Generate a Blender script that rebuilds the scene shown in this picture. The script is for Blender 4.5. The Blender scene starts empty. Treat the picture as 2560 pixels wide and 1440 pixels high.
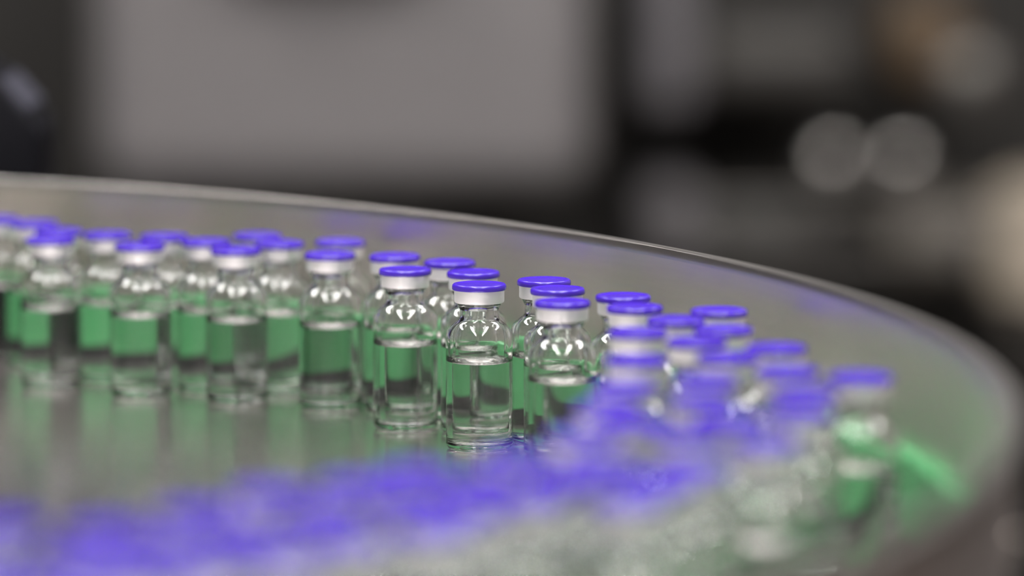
import bpy, bmesh, math, random
from mathutils import Vector, Matrix

# ------------------------------------------------------------------ camera, world, lights, exposure
SC = bpy.context.scene
COL = SC.collection
MM = 0.001
ZT = 0.9                       # height of the turntable disc above the room floor (m)


def W(x, y, z=0.0):            # millimetres on the table (origin below the lens, on the disc plane) -> metres
    return Vector((x * MM, y * MM, ZT + z * MM))


F_PX, PITCH, CAM_H = 10124.0, 0.12047, 152.5
cam_data = bpy.data.cameras.new('camera')
cam = bpy.data.objects.new('camera', cam_data)
COL.objects.link(cam)
cam.location = W(0, 0, CAM_H)
cam.rotation_euler = (math.pi / 2 - PITCH, 0, 0)
cam_data.sensor_width = 36.0
cam_data.lens = F_PX / 2560 * 36
cam_data.clip_start, cam_data.clip_end = 0.02, 60
cam_data.dof.use_dof = True
cam_data.dof.focus_distance = 0.955
cam_data.dof.aperture_fstop = cam_data.lens / 26.0
SC.camera = cam

world = bpy.data.worlds.new('world')
SC.world = world
world.use_nodes = True
world.node_tree.nodes['Background'].inputs[0].default_value = (0.03, 0.03, 0.033, 1)
world.node_tree.nodes['Background'].inputs[1].default_value = 1.0

SC.view_settings.view_transform = 'Standard'
SC.view_settings.look = 'None'
SC.view_settings.gamma = 1.0
SC.view_settings.use_curve_mapping = False
SC.view_settings.exposure = 0.0
LAMP = 52.0                     # radiance of the ceiling lamp diffusers
SC.cycles.max_bounces = 26
SC.cycles.transmission_bounces = 26
SC.cycles.glossy_bounces = 10
SC.cycles.diffuse_bounces = 4
SC.cycles.sample_clamp_indirect = 12.0
SC.cycles.use_denoising = True

random.seed(7)


# ------------------------------------------------------------------ materials
def mat(name, color, rough=0.5, metal=0.0, noise=0.0, nscale=40.0, bump=0.0, stretch=(1, 1, 1), coat=0.0, spec=0.5, rvar=0.0, aniso=0.0):
    m = bpy.data.materials.new(name)
    m.use_nodes = True
    nt = m.node_tree
    b = nt.nodes['Principled BSDF']
    b.inputs['Base Color'].default_value = (*color, 1)
    b.inputs['Roughness'].default_value = rough
    b.inputs['Metallic'].default_value = metal
    b.inputs['Coat Weight'].default_value = coat
    b.inputs['Specular IOR Level'].default_value = spec
    if aniso:
        tg = nt.nodes.new('ShaderNodeTangent')
        tg.direction_type = 'RADIAL'
        tg.axis = 'Z'
        b.inputs['Anisotropic'].default_value = aniso
        b.inputs['Anisotropic Rotation'].default_value = 0.25
        nt.links.new(tg.outputs[0], b.inputs['Tangent'])
    if noise or bump or rvar:
        tc = nt.nodes.new('ShaderNodeTexCoord')
        mp = nt.nodes.new('ShaderNodeMapping')
        mp.inputs['Scale'].default_value = stretch
        nz = nt.nodes.new('ShaderNodeTexNoise')
        nz.inputs['Scale'].default_value = nscale
        nz.inputs['Detail'].default_value = 5
        nt.links.new(tc.outputs['Object'], mp.inputs[0])
        nt.links.new(mp.outputs[0], nz.inputs['Vector'])
        if noise:
            rp = nt.nodes.new('ShaderNodeMapRange')
            rp.inputs['To Min'].default_value = 1 - noise
            rp.inputs['To Max'].default_value = 1 + noise
            nt.links.new(nz.outputs[0], rp.inputs[0])
            mx = nt.nodes.new('ShaderNodeVectorMath')
            mx.operation = 'SCALE'
            mx.inputs[0].default_value = color
            nt.links.new(rp.outputs[0], mx.inputs['Scale'])
            nt.links.new(mx.outputs[0], b.inputs['Base Color'])
        if rvar:
            rr = nt.nodes.new('ShaderNodeMapRange')
            rr.inputs['To Min'].default_value = rough - rvar
            rr.inputs['To Max'].default_value = rough + rvar
            nt.links.new(nz.outputs[0], rr.inputs[0])
            nt.links.new(rr.outputs[0], b.inputs['Roughness'])
        if bump:
            bp = nt.nodes.new('ShaderNodeBump')
            bp.inputs['Strength'].default_value = bump
            bp.inputs['Distance'].default_value = 0.0004
            nt.links.new(nz.outputs[0], bp.inputs['Height'])
            nt.links.new(bp.outputs[0], b.inputs['Normal'])
    return m


def glass(name, color, ior, rough=0.0):
    m = bpy.data.materials.new(name)
    m.use_nodes = True
    nt = m.node_tree
    nt.nodes.remove(nt.nodes['Principled BSDF'])
    g = nt.nodes.new('ShaderNodeBsdfGlass')
    g.inputs['Color'].default_value = (*color, 1)
    g.inputs['IOR'].default_value = ior
    g.inputs['Roughness'].default_value = rough
    nt.links.new(g.outputs[0], nt.nodes['Material Output'].inputs[0])
    return m


def emit(name, color, strength):
    m = bpy.data.materials.new(name)
    m.use_nodes = True
    nt = m.node_tree
    nt.nodes.remove(nt.nodes['Principled BSDF'])
    e = nt.nodes.new('ShaderNodeEmission')
    e.inputs[0].default_value = (*color, 1)
    e.inputs[1].default_value = strength
    nt.links.new(e.outputs[0], nt.nodes['Material Output'].inputs[0])
    return m


M = dict(
    cap=mat('purple_plastic', (0.042, 0.015, 0.33), 0.26, noise=0.04, nscale=300),
    crimp=mat('crimp_aluminium', (0.9, 0.9, 0.92), 0.5, 1.0, noise=0.03, nscale=400),
    rubber=mat('grey_rubber', (0.22, 0.22, 0.23), 0.6, noise=0.1, nscale=300),
    glass=glass('vial_glass', (0.985, 0.995, 0.988), 1.5),
    wet=glass('liquid_against_glass', (1, 1, 1), 1.33 / 1.5),
    water=glass('liquid_surface', (1, 1, 1), 1.33),
    steel=mat('brushed_steel_rim', (0.79, 0.71, 0.685), 0.34, 1.0, noise=0.05, nscale=60, bump=0.05, stretch=(1, 1, 14), aniso=0.6),
    edge=mat('polished_rim_edge', (0.62, 0.59, 0.57), 0.31, 1.0, noise=0.05, nscale=60),
    disc=mat('turned_steel_disc', (0.84, 0.785, 0.77), 0.215, 1.0, noise=0.04, nscale=25, aniso=0.5),
    green=mat('green_polyethylene', (0.064, 0.262, 0.102), 0.4, noise=0.07, nscale=80),
    black=mat('black_rubber', (0.008, 0.008, 0.009), 0.6, noise=0.2, nscale=90),
    blackpl=mat('black_plastic', (0.003, 0.003, 0.005), 0.5, noise=0.2, nscale=60, spec=0.15),
    highlight=mat('painted_highlight', (0.035, 0.035, 0.05), 0.45, noise=0.1, nscale=60),  # grey-blue that stands for the light on the motor's chamfer
    beige=mat('beige_enamel', (0.36, 0.31, 0.25), 0.4, noise=0.06, nscale=12),
    housing=mat('dark_housing', (0.05, 0.048, 0.045), 0.5, noise=0.1, nscale=12),
    panel=mat('grey_painted_panel', (0.168, 0.158, 0.16), 0.55, noise=0.05, nscale=6),
    darkpanel=mat('dark_machine_paint', (0.011, 0.0095, 0.0075), 0.6, noise=0.15, nscale=5),
    darkgreen=mat('dark_green_paint', (0.02, 0.028, 0.026), 0.5, noise=0.1, nscale=8),
    bsteel=mat('machine_steel', (0.45, 0.43, 0.41), 0.35, 1.0, noise=0.1, nscale=10),
    dsteel=mat('dull_steel', (0.16, 0.15, 0.14), 0.5, 1.0, noise=0.1, nscale=10),
    bright=mat('polished_steel', (0.75, 0.72, 0.68), 0.16, 1.0, noise=0.05, nscale=10),
    warm=mat('brown_machine_cover', (0.10, 0.065, 0.035), 0.5, noise=0.15, nscale=9),
    grey=mat('grey_machine_cover', (0.06, 0.055, 0.05), 0.55, noise=0.12, nscale=9),
    dgrey=mat('dark_grey_cover', (0.032, 0.03, 0.027), 0.55, noise=0.12, nscale=9),
    grey2=mat('taupe_cover', (0.11, 0.096, 0.08), 0.5, noise=0.12, nscale=9),
    lilac=mat('pale_lilac_cover', (0.17, 0.16, 0.17), 0.5, noise=0.08, nscale=9),
    floor=mat('grey_epoxy_floor', (0.22, 0.21, 0.2), 0.35, noise=0.1, nscale=3),
    warmwall=mat('brown_wall_paint', (0.17, 0.10, 0.058), 0.6, noise=0.05, nscale=2),
    wall=mat('clean_room_wall', (0.13, 0.12, 0.11), 0.6, noise=0.03, nscale=2),
    ceil=mat('ceiling_paint', (0.2, 0.2, 0.2), 0.7, noise=0.03, nscale=2),
    frame=mat('lamp_frame', (0.7, 0.7, 0.7), 0.4, noise=0.03, nscale=20),
    lamp=emit('lamp_diffuser', (1.0, 0.97, 0.95), LAMP),
)


# ------------------------------------------------------------------ helpers
def link(name, me, m, parent=None, loc=None, smooth=None):
    o = bpy.data.objects.new(name, me)
    COL.objects.link(o)
    if m is not None and not me.materials:
        for x in (m if isinstance(m, (list, tuple)) else [m]):
            me.materials.append(x)
    if parent is not None:
        o.parent = parent
    if loc is not None:
        o.location = loc
    return o


def tag(o, label=None, cat=None, group=None, kind=None):
    if label: o['label'] = label
    if cat: o['category'] = cat
    if group: o['group'] = group
    if kind: o['kind'] = kind
    return o


def empty(name, loc):
    o = bpy.data.objects.new(name, None)
    COL.objects.link(o)
    o.location = loc
    o.empty_display_size = 0.01
    return o


def shade(me, ang=35):
    for p in me.polygons:
        p.use_smooth = True
    try:
        me.set_sharp_from_angle(angle=math.radians(ang))
    except Exception:
        pass


def lathe(name, prof, seg=48, closed=False, unit=MM, ang=35, mats=None):
    """surface of revolution about z; prof = [(r, z)] in mm, bottom/outside first (normals point away for a profile that
    runs up the outside)."""
    vs, fs, mi = [], [], []
    rings = []
    for r, z in prof:
        if r < 1e-6:
            rings.append([len(vs)])
            vs.append((0, 0, z * unit))
        else:
            st = len(vs)
            for k in range(seg):
                a = 2 * math.pi * k / seg
                vs.append((r * unit * math.cos(a), r * unit * math.sin(a), z * unit))
            rings.append(list(range(st, st + seg)))
    n = len(rings)
    for i in range(n if closed else n - 1):
        A, B = rings[i], rings[(i + 1) % n]
        for k in range(seg):
            k2 = (k + 1) % seg
            if len(A) == 1 and len(B) == 1:
                continue
            if len(A) == 1:
                fs.append((A[0], B[k2], B[k]))
            elif len(B) == 1:
                fs.append((A[k], A[k2], B[0]))
            else:
                fs.append((A[k], A[k2], B[k2], B[k]))
            mi.append(mats[i] if mats else 0)
    me = bpy.data.meshes.new(name)
    me.from_pydata(vs, [], fs)
    if mats:
        for p, x in zip(me.polygons, mi):
            p.material_index = x
    me.update()
    shade(me, ang)
    return me


def arc(cx, cz, r, a0, a1, n):
    return [(cx + r * math.cos(math.radians(a0 + (a1 - a0) * i / n)), cz + r * math.sin(math.radians(a0 + (a1 - a0) * i / n))) for i in range(n + 1)]


def box_mesh(name, x0, x1, y0, y1, z0, z1, bev=0.0, seg=3):
    bm = bmesh.new()
    bmesh.ops.create_cube(bm, size=1)
    for v in bm.verts:
        v.co = Vector(((x0 + x1) / 2 + v.co.x * (x1 - x0), (y0 + y1) / 2 + v.co.y * (y1 - y0), (z0 + z1) / 2 + v.co.z * (z1 - z0)))
    if bev:
        bmesh.ops.bevel(bm, geom=list(bm.edges), offset=bev, segments=seg, affect='EDGES', profile=0.5)
    me = bpy.data.meshes.new(name)
    bm.to_mesh(me)
    bm.free()
    if bev:
        shade(me, 40)
    return me


def cyl_mesh(name, p0, p1, r, seg=28, bev=0.0):
    p0, p1 = Vector(p0), Vector(p1)
    L = (p1 - p0).length
    b = min(bev, r * 0.5)
    prof = [(0, 0), (r - b, 0)] + ([(r, b)] if b else []) + ([(r, L - b)] if b else [(r, L)]) + [(r - b, L), (0, L)]
    if not b:
        prof = [(0, 0), (r, 0), (r, L), (0, L)]
    me = lathe(name, prof, seg, unit=1.0)
    me.transform(Matrix.Translation(p0) @ (p1 - p0).to_track_quat('Z', 'Y').to_matrix().to_4x4())
    return me


def prism_mesh(name, pts, y0, y1, bev=0.0):
    """outline pts (x, z) extruded from y0 to y1"""
    bm = bmesh.new()
    f = bm.faces.new([bm.verts.new((x, y0, z)) for x, z in pts])
    r = bmesh.ops.extrude_face_region(bm, geom=[f])
    for v in [g for g in r['geom'] if isinstance(g, bmesh.types.BMVert)]:
        v.co.y = y1
    bmesh.ops.recalc_face_normals(bm, faces=list(bm.faces))
    if bev:
        bmesh.ops.bevel(bm, geom=list(bm.edges), offset=bev, segments=3, affect='EDGES', profile=0.5)
    me = bpy.data.meshes.new(name)
    bm.to_mesh(me)
    bm.free()
    if bev:
        shade(me, 40)
    return me


# ------------------------------------------------------------------ the room
RX0, RX1, RY0, RY1, RZ = -4.0, 4.0, -3.0, 6.0, 2.75
T = 0.1
for nm, b, mm in (
    ('floor', (RX0 - T, RX1 + T, RY0 - T, RY1 + T, -T, 0), M['floor']),
    ('ceiling', (RX0 - T, RX1 + T, RY0 - T, RY1 + T, RZ, RZ + T), M['ceil']),
    ('wall_left', (RX0 - T, RX0, RY0, RY1, 0, RZ), M['wall']),
    ('wall_right', (RX1, RX1 + T, RY0, RY1, 0, RZ), M['warmwall']),
    ('wall_back', (RX0 - T, RX1 + T, RY1, RY1 + T, 0, RZ), M['wall']),
    ('wall_front', (RX0 - T, RX1 + T, RY0 - T, RY0, 0, RZ), M['wall']),
):
    tag(link(nm, box_mesh(nm, *b), mm), kind='structure')

# ceiling lamps
LAMPS = [(-0.5, 0.75, 0, 'left one of the three ceiling lamps above the rotary table'), (0.5, 0.75, 0, 'right one of the three ceiling lamps above the rotary table'),
         (0.0, 1.05, 90, 'crosswise ceiling lamp above the rear half of the rotary table'),
         (-1.25, 1.85, 0, 'far left ceiling lamp beyond the rotary table'), (1.25, 1.85, 0, 'far right ceiling lamp beyond the rotary table'),
         (-0.5, -0.6, 0, 'left one of the two ceiling lamps over the aisle before the rotary table'), (0.5, -0.6, 0, 'right one of the two ceiling lamps over the aisle before the rotary table')]
for lx, ly, rot, lab in LAMPS:
    r = empty('ceiling_lamp', (lx, ly, RZ))
    L = 0.6 if rot == 0 else 0.3
    r.rotation_euler = (0, 0, math.radians(rot))
    tag(r, lab, 'lamp', 'ceiling lamps')
    link('lamp_housing', box_mesh('lamp_housing', -0.11, 0.11, -L - 0.02, L + 0.02, -0.05, 0, 0.006), M['frame'], r)
    link('diffuser', box_mesh('diffuser', -0.085, 0.085, -L, L, -0.058, -0.05), M['lamp'], r)

# ------------------------------------------------------------------ the rotary table
CX, CY, R = -341.2, 744.3, 432.6
RIM = 47.0
RIN = R - 3.2                  # inner face of the rim sheet
RST = RIN - 3.6                # inner face of the green strip
table = empty('rotary_table', W(CX, CY, -900))
tag(table, 'round rotary table with a polished steel disc, steel rim and green inner strip', 'machine table')
TZ = 900.0


def tpart(name, prof, m, seg=256, closed=False, **k):
    return link(name, lathe(name, [(r, z + TZ) for r, z in prof], seg, closed, **k), m, table)


tpart('turntable_disc', [(0, -8), (R - 9, -8), (R - 8, -7.5), (R - 8, -0.4), (R - 8.4, 0), (300, 0), (200, 0), (100, 0), (0, 0)], M['disc'])
tpart('guard_rim', [(R - 2.2, -22), (R - 0.9, RIM - 2.4), (RIN, RIM - 2.4), (RIN, -22)], M['steel'], closed=True)
tpart('rim_edge', [(R - 0.9, RIM - 2.4), (R, RIM - 2.2), (R, RIM - 0.4), (R - 0.4, RIM), (RIN + 0.2, RIM), (RIN, RIM - 0.2), (RIN, RIM - 2.4)], M['edge'], closed=True, ang=60)
tpart('guide_strip', [(RST, 4.0), (RIN, 4.0), (RIN, 20.2), (RST + 0.5, 20.2), (RST, 19.7)], M['green'], closed=True)
tpart('gap_seal', [(R - 6.8, -6), (RIN, -6), (RIN, 4.0), (RST + 0.3, 4.0), (RST + 0.3, 0.3), (R - 6.8, 0.3)], M['black'], closed=True)
tpart('drum_housing', [(0, -330), (R - 24, -330), (R - 14, -320), (R - 14, -30), (R + 8, -28), (R + 8, -22), (0, -22)], M['housing'], seg=128)
tpart('pedestal', [(0, -900), (330, -900), (330, -880), (190, -860), (190, -330), (0, -330)], M['housing'], seg=96)
gd = link('infeed_guide', box_mesh('infeed_guide', (-158 - CX) * MM, (-151 - CX) * MM, (985 - CY) * MM, (1121 - CY) * MM, (TZ + 0.5) * MM, (TZ + 19) * MM, 0.001), M['blackpl'], table)
gs = link('strip_cover', box_mesh('strip_cover', -3.0 * MM, 3.0 * MM, -31 * MM, 31 * MM, (TZ + 1) * MM, (TZ + 19) * MM, 0.001), M['blackpl'], table)
gs.matrix_local = Matrix.Rotation(math.radians(64.5), 4, 'Z') @ Matrix.Translation(((RST - 3.2) * MM, 0, 0))
gs['label'] = 'black cover plate over the green strip'
gd['label'] = 'black upright guide plate on the disc'
bolt_me = lathe('bolt', [(2.2, 0), (2.2, 0.9), (1.7, 1.5), (0.9, 1.8), (0, 1.9)], 20)
bolt_me.materials.append(M['bright'])
for k in range(12):
    a = math.radians(-8.5 + 30 * k)
    o = link('bolt', bolt_me, None, table)
    o.matrix_local = Matrix.Translation((((R - 1.6) * MM) * math.cos(a), ((R - 1.6) * MM) * math.sin(a), (TZ + 26.5) * MM)) @ Matrix.Rotation(a, 4, 'Z') @ Matrix.Rotation(math.pi / 2, 4, 'Y')

# ------------------------------------------------------------------ the vials
RB, HC = 7.9, 39.0
# outer glass profile, bottom centre -> up the outside
out = [(0, 0.9), (3.0, 0.75), (5.6, 0.25), (6.5, 0.0)] + arc(6.5, 1.4, 1.4, -90, 0, 6)[1:] + [(7.9, 1.4), (7.9, 10), (7.9, 18), (7.9, 26.6)]
out += [(7.84, 27.3), (7.6, 28.0), (7.15, 28.7), (6.5, 29.35), (5.8, 29.92), (5.2, 30.38), (4.85, 30.75), (4.68, 31.2), (4.62, 31.8), (4.6, 33.0), (4.6, 33.1), (5.3, 34.6), (5.5, 35.0), (5.5, 37.0), (5.3, 37.3)]
inn = [(3.55, 37.3), (3.5, 36.8), (3.5, 33.2), (3.5, 31.9), (3.65, 31.0), (4.1, 30.3), (4.75, 29.7), (5.45, 29.1), (6.05, 28.45), (6.5, 27.8), (6.82, 27.1), (6.95, 26.3), (6.95, 22.2)]
LIQ = 20.5                      # liquid level in the middle
menis = [(6.95, LIQ + 1.7), (6.82, LIQ + 1.05), (6.5, LIQ + 0.55), (6.0, LIQ + 0.2), (5.2, LIQ + 0.04), (4, LIQ), (0, LIQ)]
low = [(0, 1.9), (3.5, 1.75), (5.2, 1.6)] + arc(5.25, 3.3, 1.7, -90, 0, 5)[1:] + [(6.95, 12)]
SEG = 56
glass_me = lathe('glass_body', out + inn, SEG, ang=50)
glass_me.materials.append(M['glass'])
lp = low + menis
liquid_me = lathe('liquid', lp, SEG, ang=60, mats=[0] * (len(low)) + [1] * (len(menis)))
liquid_me.materials.append(M['wet'])
liquid_me.materials.append(M['water'])
crimp_me = lathe('crimp_seal', [(4.75, 34.75), (5.6, 34.72), (5.8, 34.85), (5.9, 35.1), (5.9, 37.0), (5.9, 37.75), (5.75, 37.9), (0, 37.9), (0, 37.75), (5.55, 37.75), (5.6, 35.1), (4.75, 34.95)], SEG, closed=False, ang=30)
crimp_me.materials.append(M['crimp'])
stop_me = lathe('rubber_stopper', [(0, 34.8), (3.0, 34.8), (3.45, 35.2), (3.45, 37.32), (5.4, 37.35), (5.4, 37.72), (0, 37.72)], 32)
stop_me.materials.append(M['rubber'])
cap_me = lathe('flip_cap', [(0, 37.92), (6.05, 37.92), (6.25, 37.75), (6.38, 37.95), (6.4, 38.5), (6.28, 38.95), (6.02, 39.18), (5.7, 39.22), (5.4, 39.12), (5.1, 38.98), (4.6, 38.93), (2.5, 38.92), (0, 38.92)], SEG, ang=60)
cap_me.materials.append(M['cap'])


def build_vial():
    r = empty('glass_vial', W(0, 0, 0))
    for nm, me in (('glass_body', glass_me), ('liquid', liquid_me), ('crimp_seal', crimp_me), ('rubber_stopper', stop_me), ('flip_cap', cap_me)):
        link(nm, me, None, r)
    return r


proto = build_vial()


def copy_vial():
    c = proto.copy()
    COL.objects.link(c)
    for ch in list(proto.children):
        d = ch.copy()
        COL.objects.link(d)
        d.parent = c
    return c


def cap_to_table(px, py, z=38.4):
    x, dz = (px - 1280) / F_PX, -(py - 720) / F_PX
    yy = math.cos(PITCH) + dz * math.sin(PITCH)
    zz = -math.sin(PITCH) + dz * math.cos(PITCH)
    t = (z - CAM_H) / zz
    return [x * t, yy * t]


# cap centres measured in the photograph (far side first), turned into positions on the disc
FAR = [
    (-10, 552, 'purple-capped vial cut off by the left edge of the photo, far side of the table'),
    (85, 562, 'purple-capped vial second from the left edge, in the back row near the steel rim'),
    (150, 582, 'purple-capped vial almost hidden behind the leftmost full front vial'),
    (125, 602, 'leftmost full front vial on the far side, dark band seen in its liquid'),
    (268, 590, 'purple-capped vial standing back between the two leftmost front vials'),
    (350, 618, 'front vial second from the left, green strip seen through all its liquid'),
    (408, 595, 'vial whose cap shows just right behind the second front vial from the left'),
    (515, 608, 'vial standing back between the second and third front vials from the left'),
    (590, 628, 'front vial third from the left, pale grey liquid with a bright spot low down'),
    (643, 593, 'rearmost vial whose cap rises just behind the third front vial from the left'),
    (718, 612, 'vial standing back between the third and fourth front vials from the left'),
    (825, 640, 'front vial fourth from the left, slightly soft, left of the sharp pair'),
    (870, 605, 'vial against the rim, its cap showing behind the fourth front vial from the left'),
    (987, 645, 'vial standing directly behind the left one of the sharp pair'),
    (1013, 679, 'left one of the sharp pair of vials in the middle, open disc before it'),
    (1124, 660, 'rear vial whose sharp cap shows between the two vials of the sharp pair'),
    (1183, 686, 'vial directly behind the right one of the sharp pair, caps nearly touching'),
    (1198, 717, 'right one of the sharp pair of vials in the middle, nearest sharp vial'),
    (1360, 706, 'rearmost of three overlapping vials right of the sharp pair'),
    (1394, 728, 'middle one of three overlapping vials right of the sharp pair'),
    (1406, 760, 'front one of three overlapping vials right of the sharp pair, wide bright liquid surface'),
    (1558, 746, 'rearmost vial of the next cluster right of the three overlapping vials'),
    (1587, 773, 'second vial from the rear in the cluster right of the three overlapping vials'),
    (1595, 835, 'third vial from the rear, soft purple cap below the second one of its cluster'),
    (1690, 805, 'soft purple-capped vial left of the rearmost vial along the right rim'),
    (1797, 782, 'vial with a fairly crisp cap farthest back along the right rim'),
    (1808, 828, 'soft vial directly in front of the crisp one farthest back along the right rim'),
    (1742, 858, 'soft vial left front of the second one along the right rim'),
]
NEAR = [
    # right hand cluster and the stream of out-of-focus vials that curves back to the lower left
    (1592, 905), (1940, 875), (1967, 933), (2150, 948), (2012, 987), (1764, 955), (1819, 898), (1752, 1006), (1862, 1050), (1955, 1040),
    (1560, 972), (1520, 1022), (1470, 1092), (1728, 1090), (1615, 1075), (1850, 1105),
    (1069, 1190), (1290, 1150), (885, 1222), (700, 1234), (490, 1286), (262, 1330), (5, 1318), (-210, 1375),
    (1507, 1168), (1385, 1200), (1200, 1205), (1000, 1245), (800, 1288), (600, 1338), (390, 1372), (165, 1410), (-60, 1420),
    (1722, 1176), (1630, 1215), (1520, 1246), (1340, 1255), (1180, 1275), (1060, 1318), (905, 1345), (700, 1388), (480, 1425), (280, 1455), (60, 1478),
]
pos = [cap_to_table(a, b) for a, b, _ in FAR] + [cap_to_table(a, b) for a, b in NEAR]
nfar = len(FAR)
weight = [0.25 if i < nfar else 1.0 for i in range(len(pos))]      # sharp ones hardly move while overlaps are relaxed
MIN = 2 * RB + 0.15
for it in range(400):
    worst = 0
    for i in range(len(pos)):
        for j in range(i):
            dx, dy = pos[i][0] - pos[j][0], pos[i][1] - pos[j][1]
            d = math.hypot(dx, dy) or 1e-6
            if d < MIN:
                worst = max(worst, MIN - d)
                wi, wj = weight[i], weight[j]
                s = (MIN - d) * 1.02 / d / (wi + wj)
                pos[i][0] += dx * s * wi; pos[i][1] += dy * s * wi
                pos[j][0] -= dx * s * wj; pos[j][1] -= dy * s * wj
        dx, dy = pos[i][0] - CX, pos[i][1] - CY
        d = math.hypot(dx, dy)
        lim = RST - RB - 0.15
        if d > lim:
            pos[i][0], pos[i][1] = CX + dx * lim / d, CY + dy * lim / d
    if worst < 0.02:
        break

ORD = ['first', 'second', 'third', 'fourth', 'fifth', 'sixth', 'seventh', 'eighth', 'ninth', 'tenth', 'eleventh', 'twelfth',
       'thirteenth', 'fourteenth', 'fifteenth', 'sixteenth', 'seventeenth', 'eighteenth', 'nineteenth', 'twentieth']


def screen(x, y, z=38.4):
    dz = z - CAM_H
    cy = y * math.cos(PITCH) - dz * math.sin(PITCH)
    up = y * math.sin(PITCH) + dz * math.cos(PITCH)
    return 1280 + F_PX * x / cy, 720 - F_PX * up / cy


near = list(range(nfar, len(pos)))
right = [i for i in near if screen(*pos[i])[0] > 1380]
stream = [i for i in near if i not in right]
right.sort(key=lambda i: screen(*pos[i])[1])
stream.sort(key=lambda i: screen(*pos[i])[0])
labels = {i: FAR[i][2] for i in range(nfar)}
for k, i in enumerate(right):
    labels[i] = 'blurred purple-capped vial in the right cluster, %s from the back of that cluster' % (ORD[k] if k < 20 else 'twenty-' + ORD[k - 20])
for k, i in enumerate(stream):
    labels[i] = 'strongly blurred purple-capped vial of the near stream, %s from the left' % (ORD[k] if k < 20 else 'twenty-' + ORD[k - 20])

for i, (x, y) in enumerate(pos):
    v = proto if i == 0 else copy_vial()
    v.location = W(x, y, 0.02)
    v.rotation_euler = (0, 0, random.uniform(0, 6.28))
    grp = 'vials on the far side of the rotary table' if i < nfar else ('blurred vials crowding the right side' if i in right else 'blurred vials in the near stream')
    tag(v, labels[i], 'vial', grp)


# ------------------------------------------------------------------ behind the rim: things far out of focus
def at(px, py, Y):
    """point of the room at distance Y (m) ahead that stands at this place of the view"""
    x, dz = (px - 1280) / F_PX, -(py - 720) / F_PX
    yy = math.cos(PITCH) + dz * math.sin(PITCH)
    zz = -math.sin(PITCH) + dz * math.cos(PITCH)
    t = Y / yy
    return Vector((x * t, Y, ZT + CAM_H * MM + zz * t))


def rect(px0, py0, px1, py1, Y):
    a, b = at(px0, py0, Y), at(px1, py1, Y)
    return a.x, b.x, b.z, a.z          # x0, x1, z0, z1


# black angular motor housing just outside the rim, on a post
Yh = 1.18
x0, x1, z0, z1 = rect(-420, 150, 106, 470, Yh)
hb = empty('motor_housing', (x0, Yh, 0))
tag(hb, 'black angular motor housing with a sloping, highlight-painted edge behind the rim at left', 'motor')
c = 0.016
pts = [at(px, py, Yh) for px, py in ((-420, 900), (103, 900), (103, 335), (72, 292), (-12, 198), (-70, 158), (-420, 158))]
me = prism_mesh('housing_shell', [(q.x - x0, q.z) for q in pts], 0, 0.045, 0.0015)
link('housing_shell', me, M['blackpl'], hb)
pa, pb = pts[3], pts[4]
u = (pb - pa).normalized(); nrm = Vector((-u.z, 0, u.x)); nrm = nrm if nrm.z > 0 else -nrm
strip = [pa + u * 0.002, pb - u * 0.001, pb - u * 0.001 + nrm * 0.0012, pa + u * 0.002 + nrm * 0.0012]  # thin strip on the black chamfer, its highlight put in as colour
link('highlight_strip', prism_mesh('highlight_strip', [(q.x - x0, q.z) for q in strip], 0.001, 0.042), M['highlight'], hb)['label'] = 'painted grey-blue highlight on the sloping edge'
link('post', cyl_mesh('post', (0.03, 0.022, 0.012), (0.03, 0.022, pts[0].z + 0.002), 0.018, bev=0.002), M['blackpl'], hb)
link('foot_plate', box_mesh('foot_plate', -0.05, 0.11, -0.02, 0.11, 0, 0.012, 0.002), M['blackpl'], hb)

# grey equipment cabinet
Yc = 2.9
x0, x1, z0, z1 = rect(215, -900, 1490, 500, Yc)
cab = empty('equipment_cabinet', ((x0 + x1) / 2, Yc, 0))
tag(cab, 'large plain grey equipment cabinet with rounded corners, far out of focus', 'cabinet')
hw = (x1 - x0) / 2
link('cabinet_body', box_mesh('cabinet_body', -hw, hw, 0.02, 0.32, z0, z1, 0.03, 5), M['darkpanel'], cab)
link('door', box_mesh('door', -hw + 0.004, hw - 0.004, -0.03, 0.03, z0 + 0.01, z1 - 0.01, 0.029, 5), M['panel'], cab)
a0, a1, b0, b1 = rect(545, -300, 1075, -125, Yc - 0.05)
link('control_box', box_mesh('control_box', a0 - cab.location.x, a1 - cab.location.x, -0.08, -0.028, b0, b1, 0.012), M['darkgreen'], cab)
for sx in (-1, 1):
    for sy in (0.08, 0.26):
        link('leg', box_mesh('leg', sx * (hw - 0.06) - 0.02, sx * (hw - 0.06) + 0.02, sy - 0.02, sy + 0.02, 0, z0 + 0.01, 0.004), M['darkpanel'], cab)

# dark machine that closes the view
Yb = 3.45
fm = empty('filling_machine', (0.2, Yb, 0))
tag(fm, 'dark filling machine with steel rods and round knobs, far out of focus', 'machine')


def fpart(name, px0, py0, px1, py1, Y, depth, m, bev=0.008):
    x0, x1, z0, z1 = rect(px0, py0, px1, py1, Y)
    return link(name, box_mesh(name, x0 - 0.2, x1 - 0.2, Y - Yb, Y - Yb + depth, z0, z1, bev), m, fm)


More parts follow.
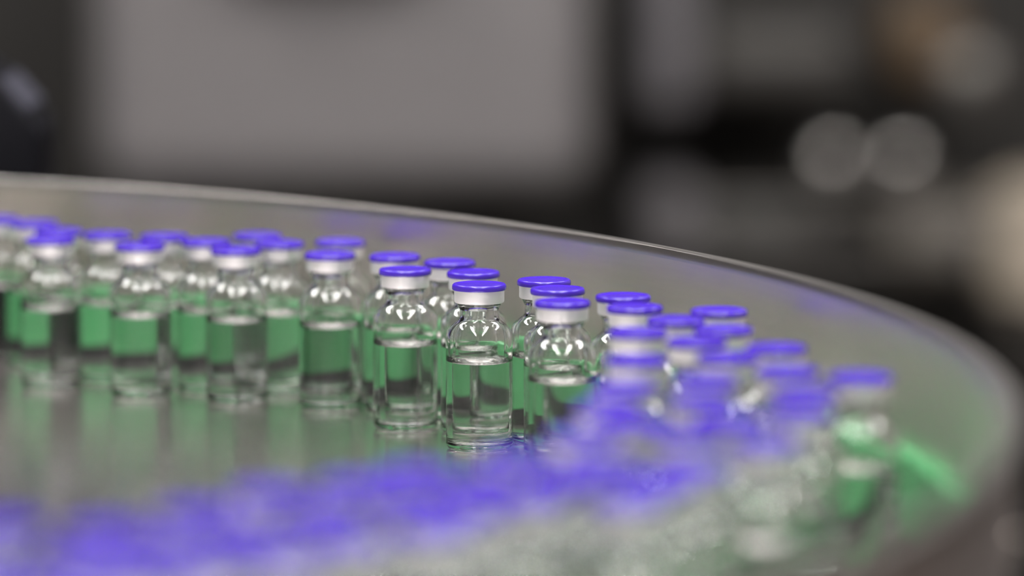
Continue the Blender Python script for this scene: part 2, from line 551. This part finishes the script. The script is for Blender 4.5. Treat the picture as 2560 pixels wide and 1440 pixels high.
x0, x1, z0, z1 = rect(-700, -1500, 3200, 760, Yb)
link('machine_body', box_mesh('machine_body', x0 - 0.2, x1 - 0.2, 0, 0.6, 0.0, z1, 0.02), M['darkpanel'], fm)
fpart('column', 1610, -200, 1735, 270, 3.2, 0.22, M['lilac'])
fpart('cover', 1736, 70, 2140, 232, 3.25, 0.17, M['grey'], 0.02)
fpart('warm_cover', 2235, 0, 2420, 215, 3.25, 0.17, M['warm'], 0.02)
fpart('base_cover', 1600, 478, 1765, 660, 3.18, 0.24, M['lilac'], 0.02)
fpart('lower_rail', 1740, 500, 2070, 700, 3.25, 0.17, M['dgrey'], 0.02)
fpart('lower_cover', 2215, 520, 2700, 690, 3.25, 0.17, M['grey2'], 0.02)
for px, py, rr, mm in ((2087, 418, 0.018, 'bsteel'), (2265, 418, 0.018, 'bsteel'), (2440, 205, 0.03, 'dsteel')):
    p = at(px, py, 3.2)
    p.x -= 0.2
    dome = [(0.6 * rr, 0), (0.6 * rr, 0.012)] + [(rr * math.cos(t), 0.012 + rr * 0.55 * (1 + math.sin(t))) for t in [math.radians(-60 + 15 * i) for i in range(10)]] + [(0, 0.012 + 1.1 * rr)]
    me = lathe('knob', dome, 28, unit=1.0)
    me.transform(Matrix.Translation((p.x, 3.25 - Yb, p.z)) @ Matrix.Rotation(math.pi / 2, 4, 'X'))
    link('knob', me, M[mm], fm)
for py in (520, 640):
    p = at(1620, py, 3.15); q = at(2700, py - 12, 3.15)
    me = cyl_mesh('guide_rod', (p.x - 0.2, 3.17 - Yb, p.z), (q.x - 0.2, 3.17 - Yb, q.z), 0.003)
    link('guide_rod', me, M['dsteel'], fm)
p = at(2620, 600, 3.05)
link('drive_drum', cyl_mesh('drive_drum', (p.x - 0.2, 3.05 - Yb, p.z - 0.05), (p.x - 0.2, 3.05 - Yb, p.z + 0.045), 0.045, bev=0.012), M['beige'], fm)
link('drum_bracket', box_mesh('drum_bracket', p.x - 0.23, p.x - 0.17, 3.05 - Yb, 0.01, p.z - 0.085, p.z - 0.05, 0.005), M['dsteel'], fm)
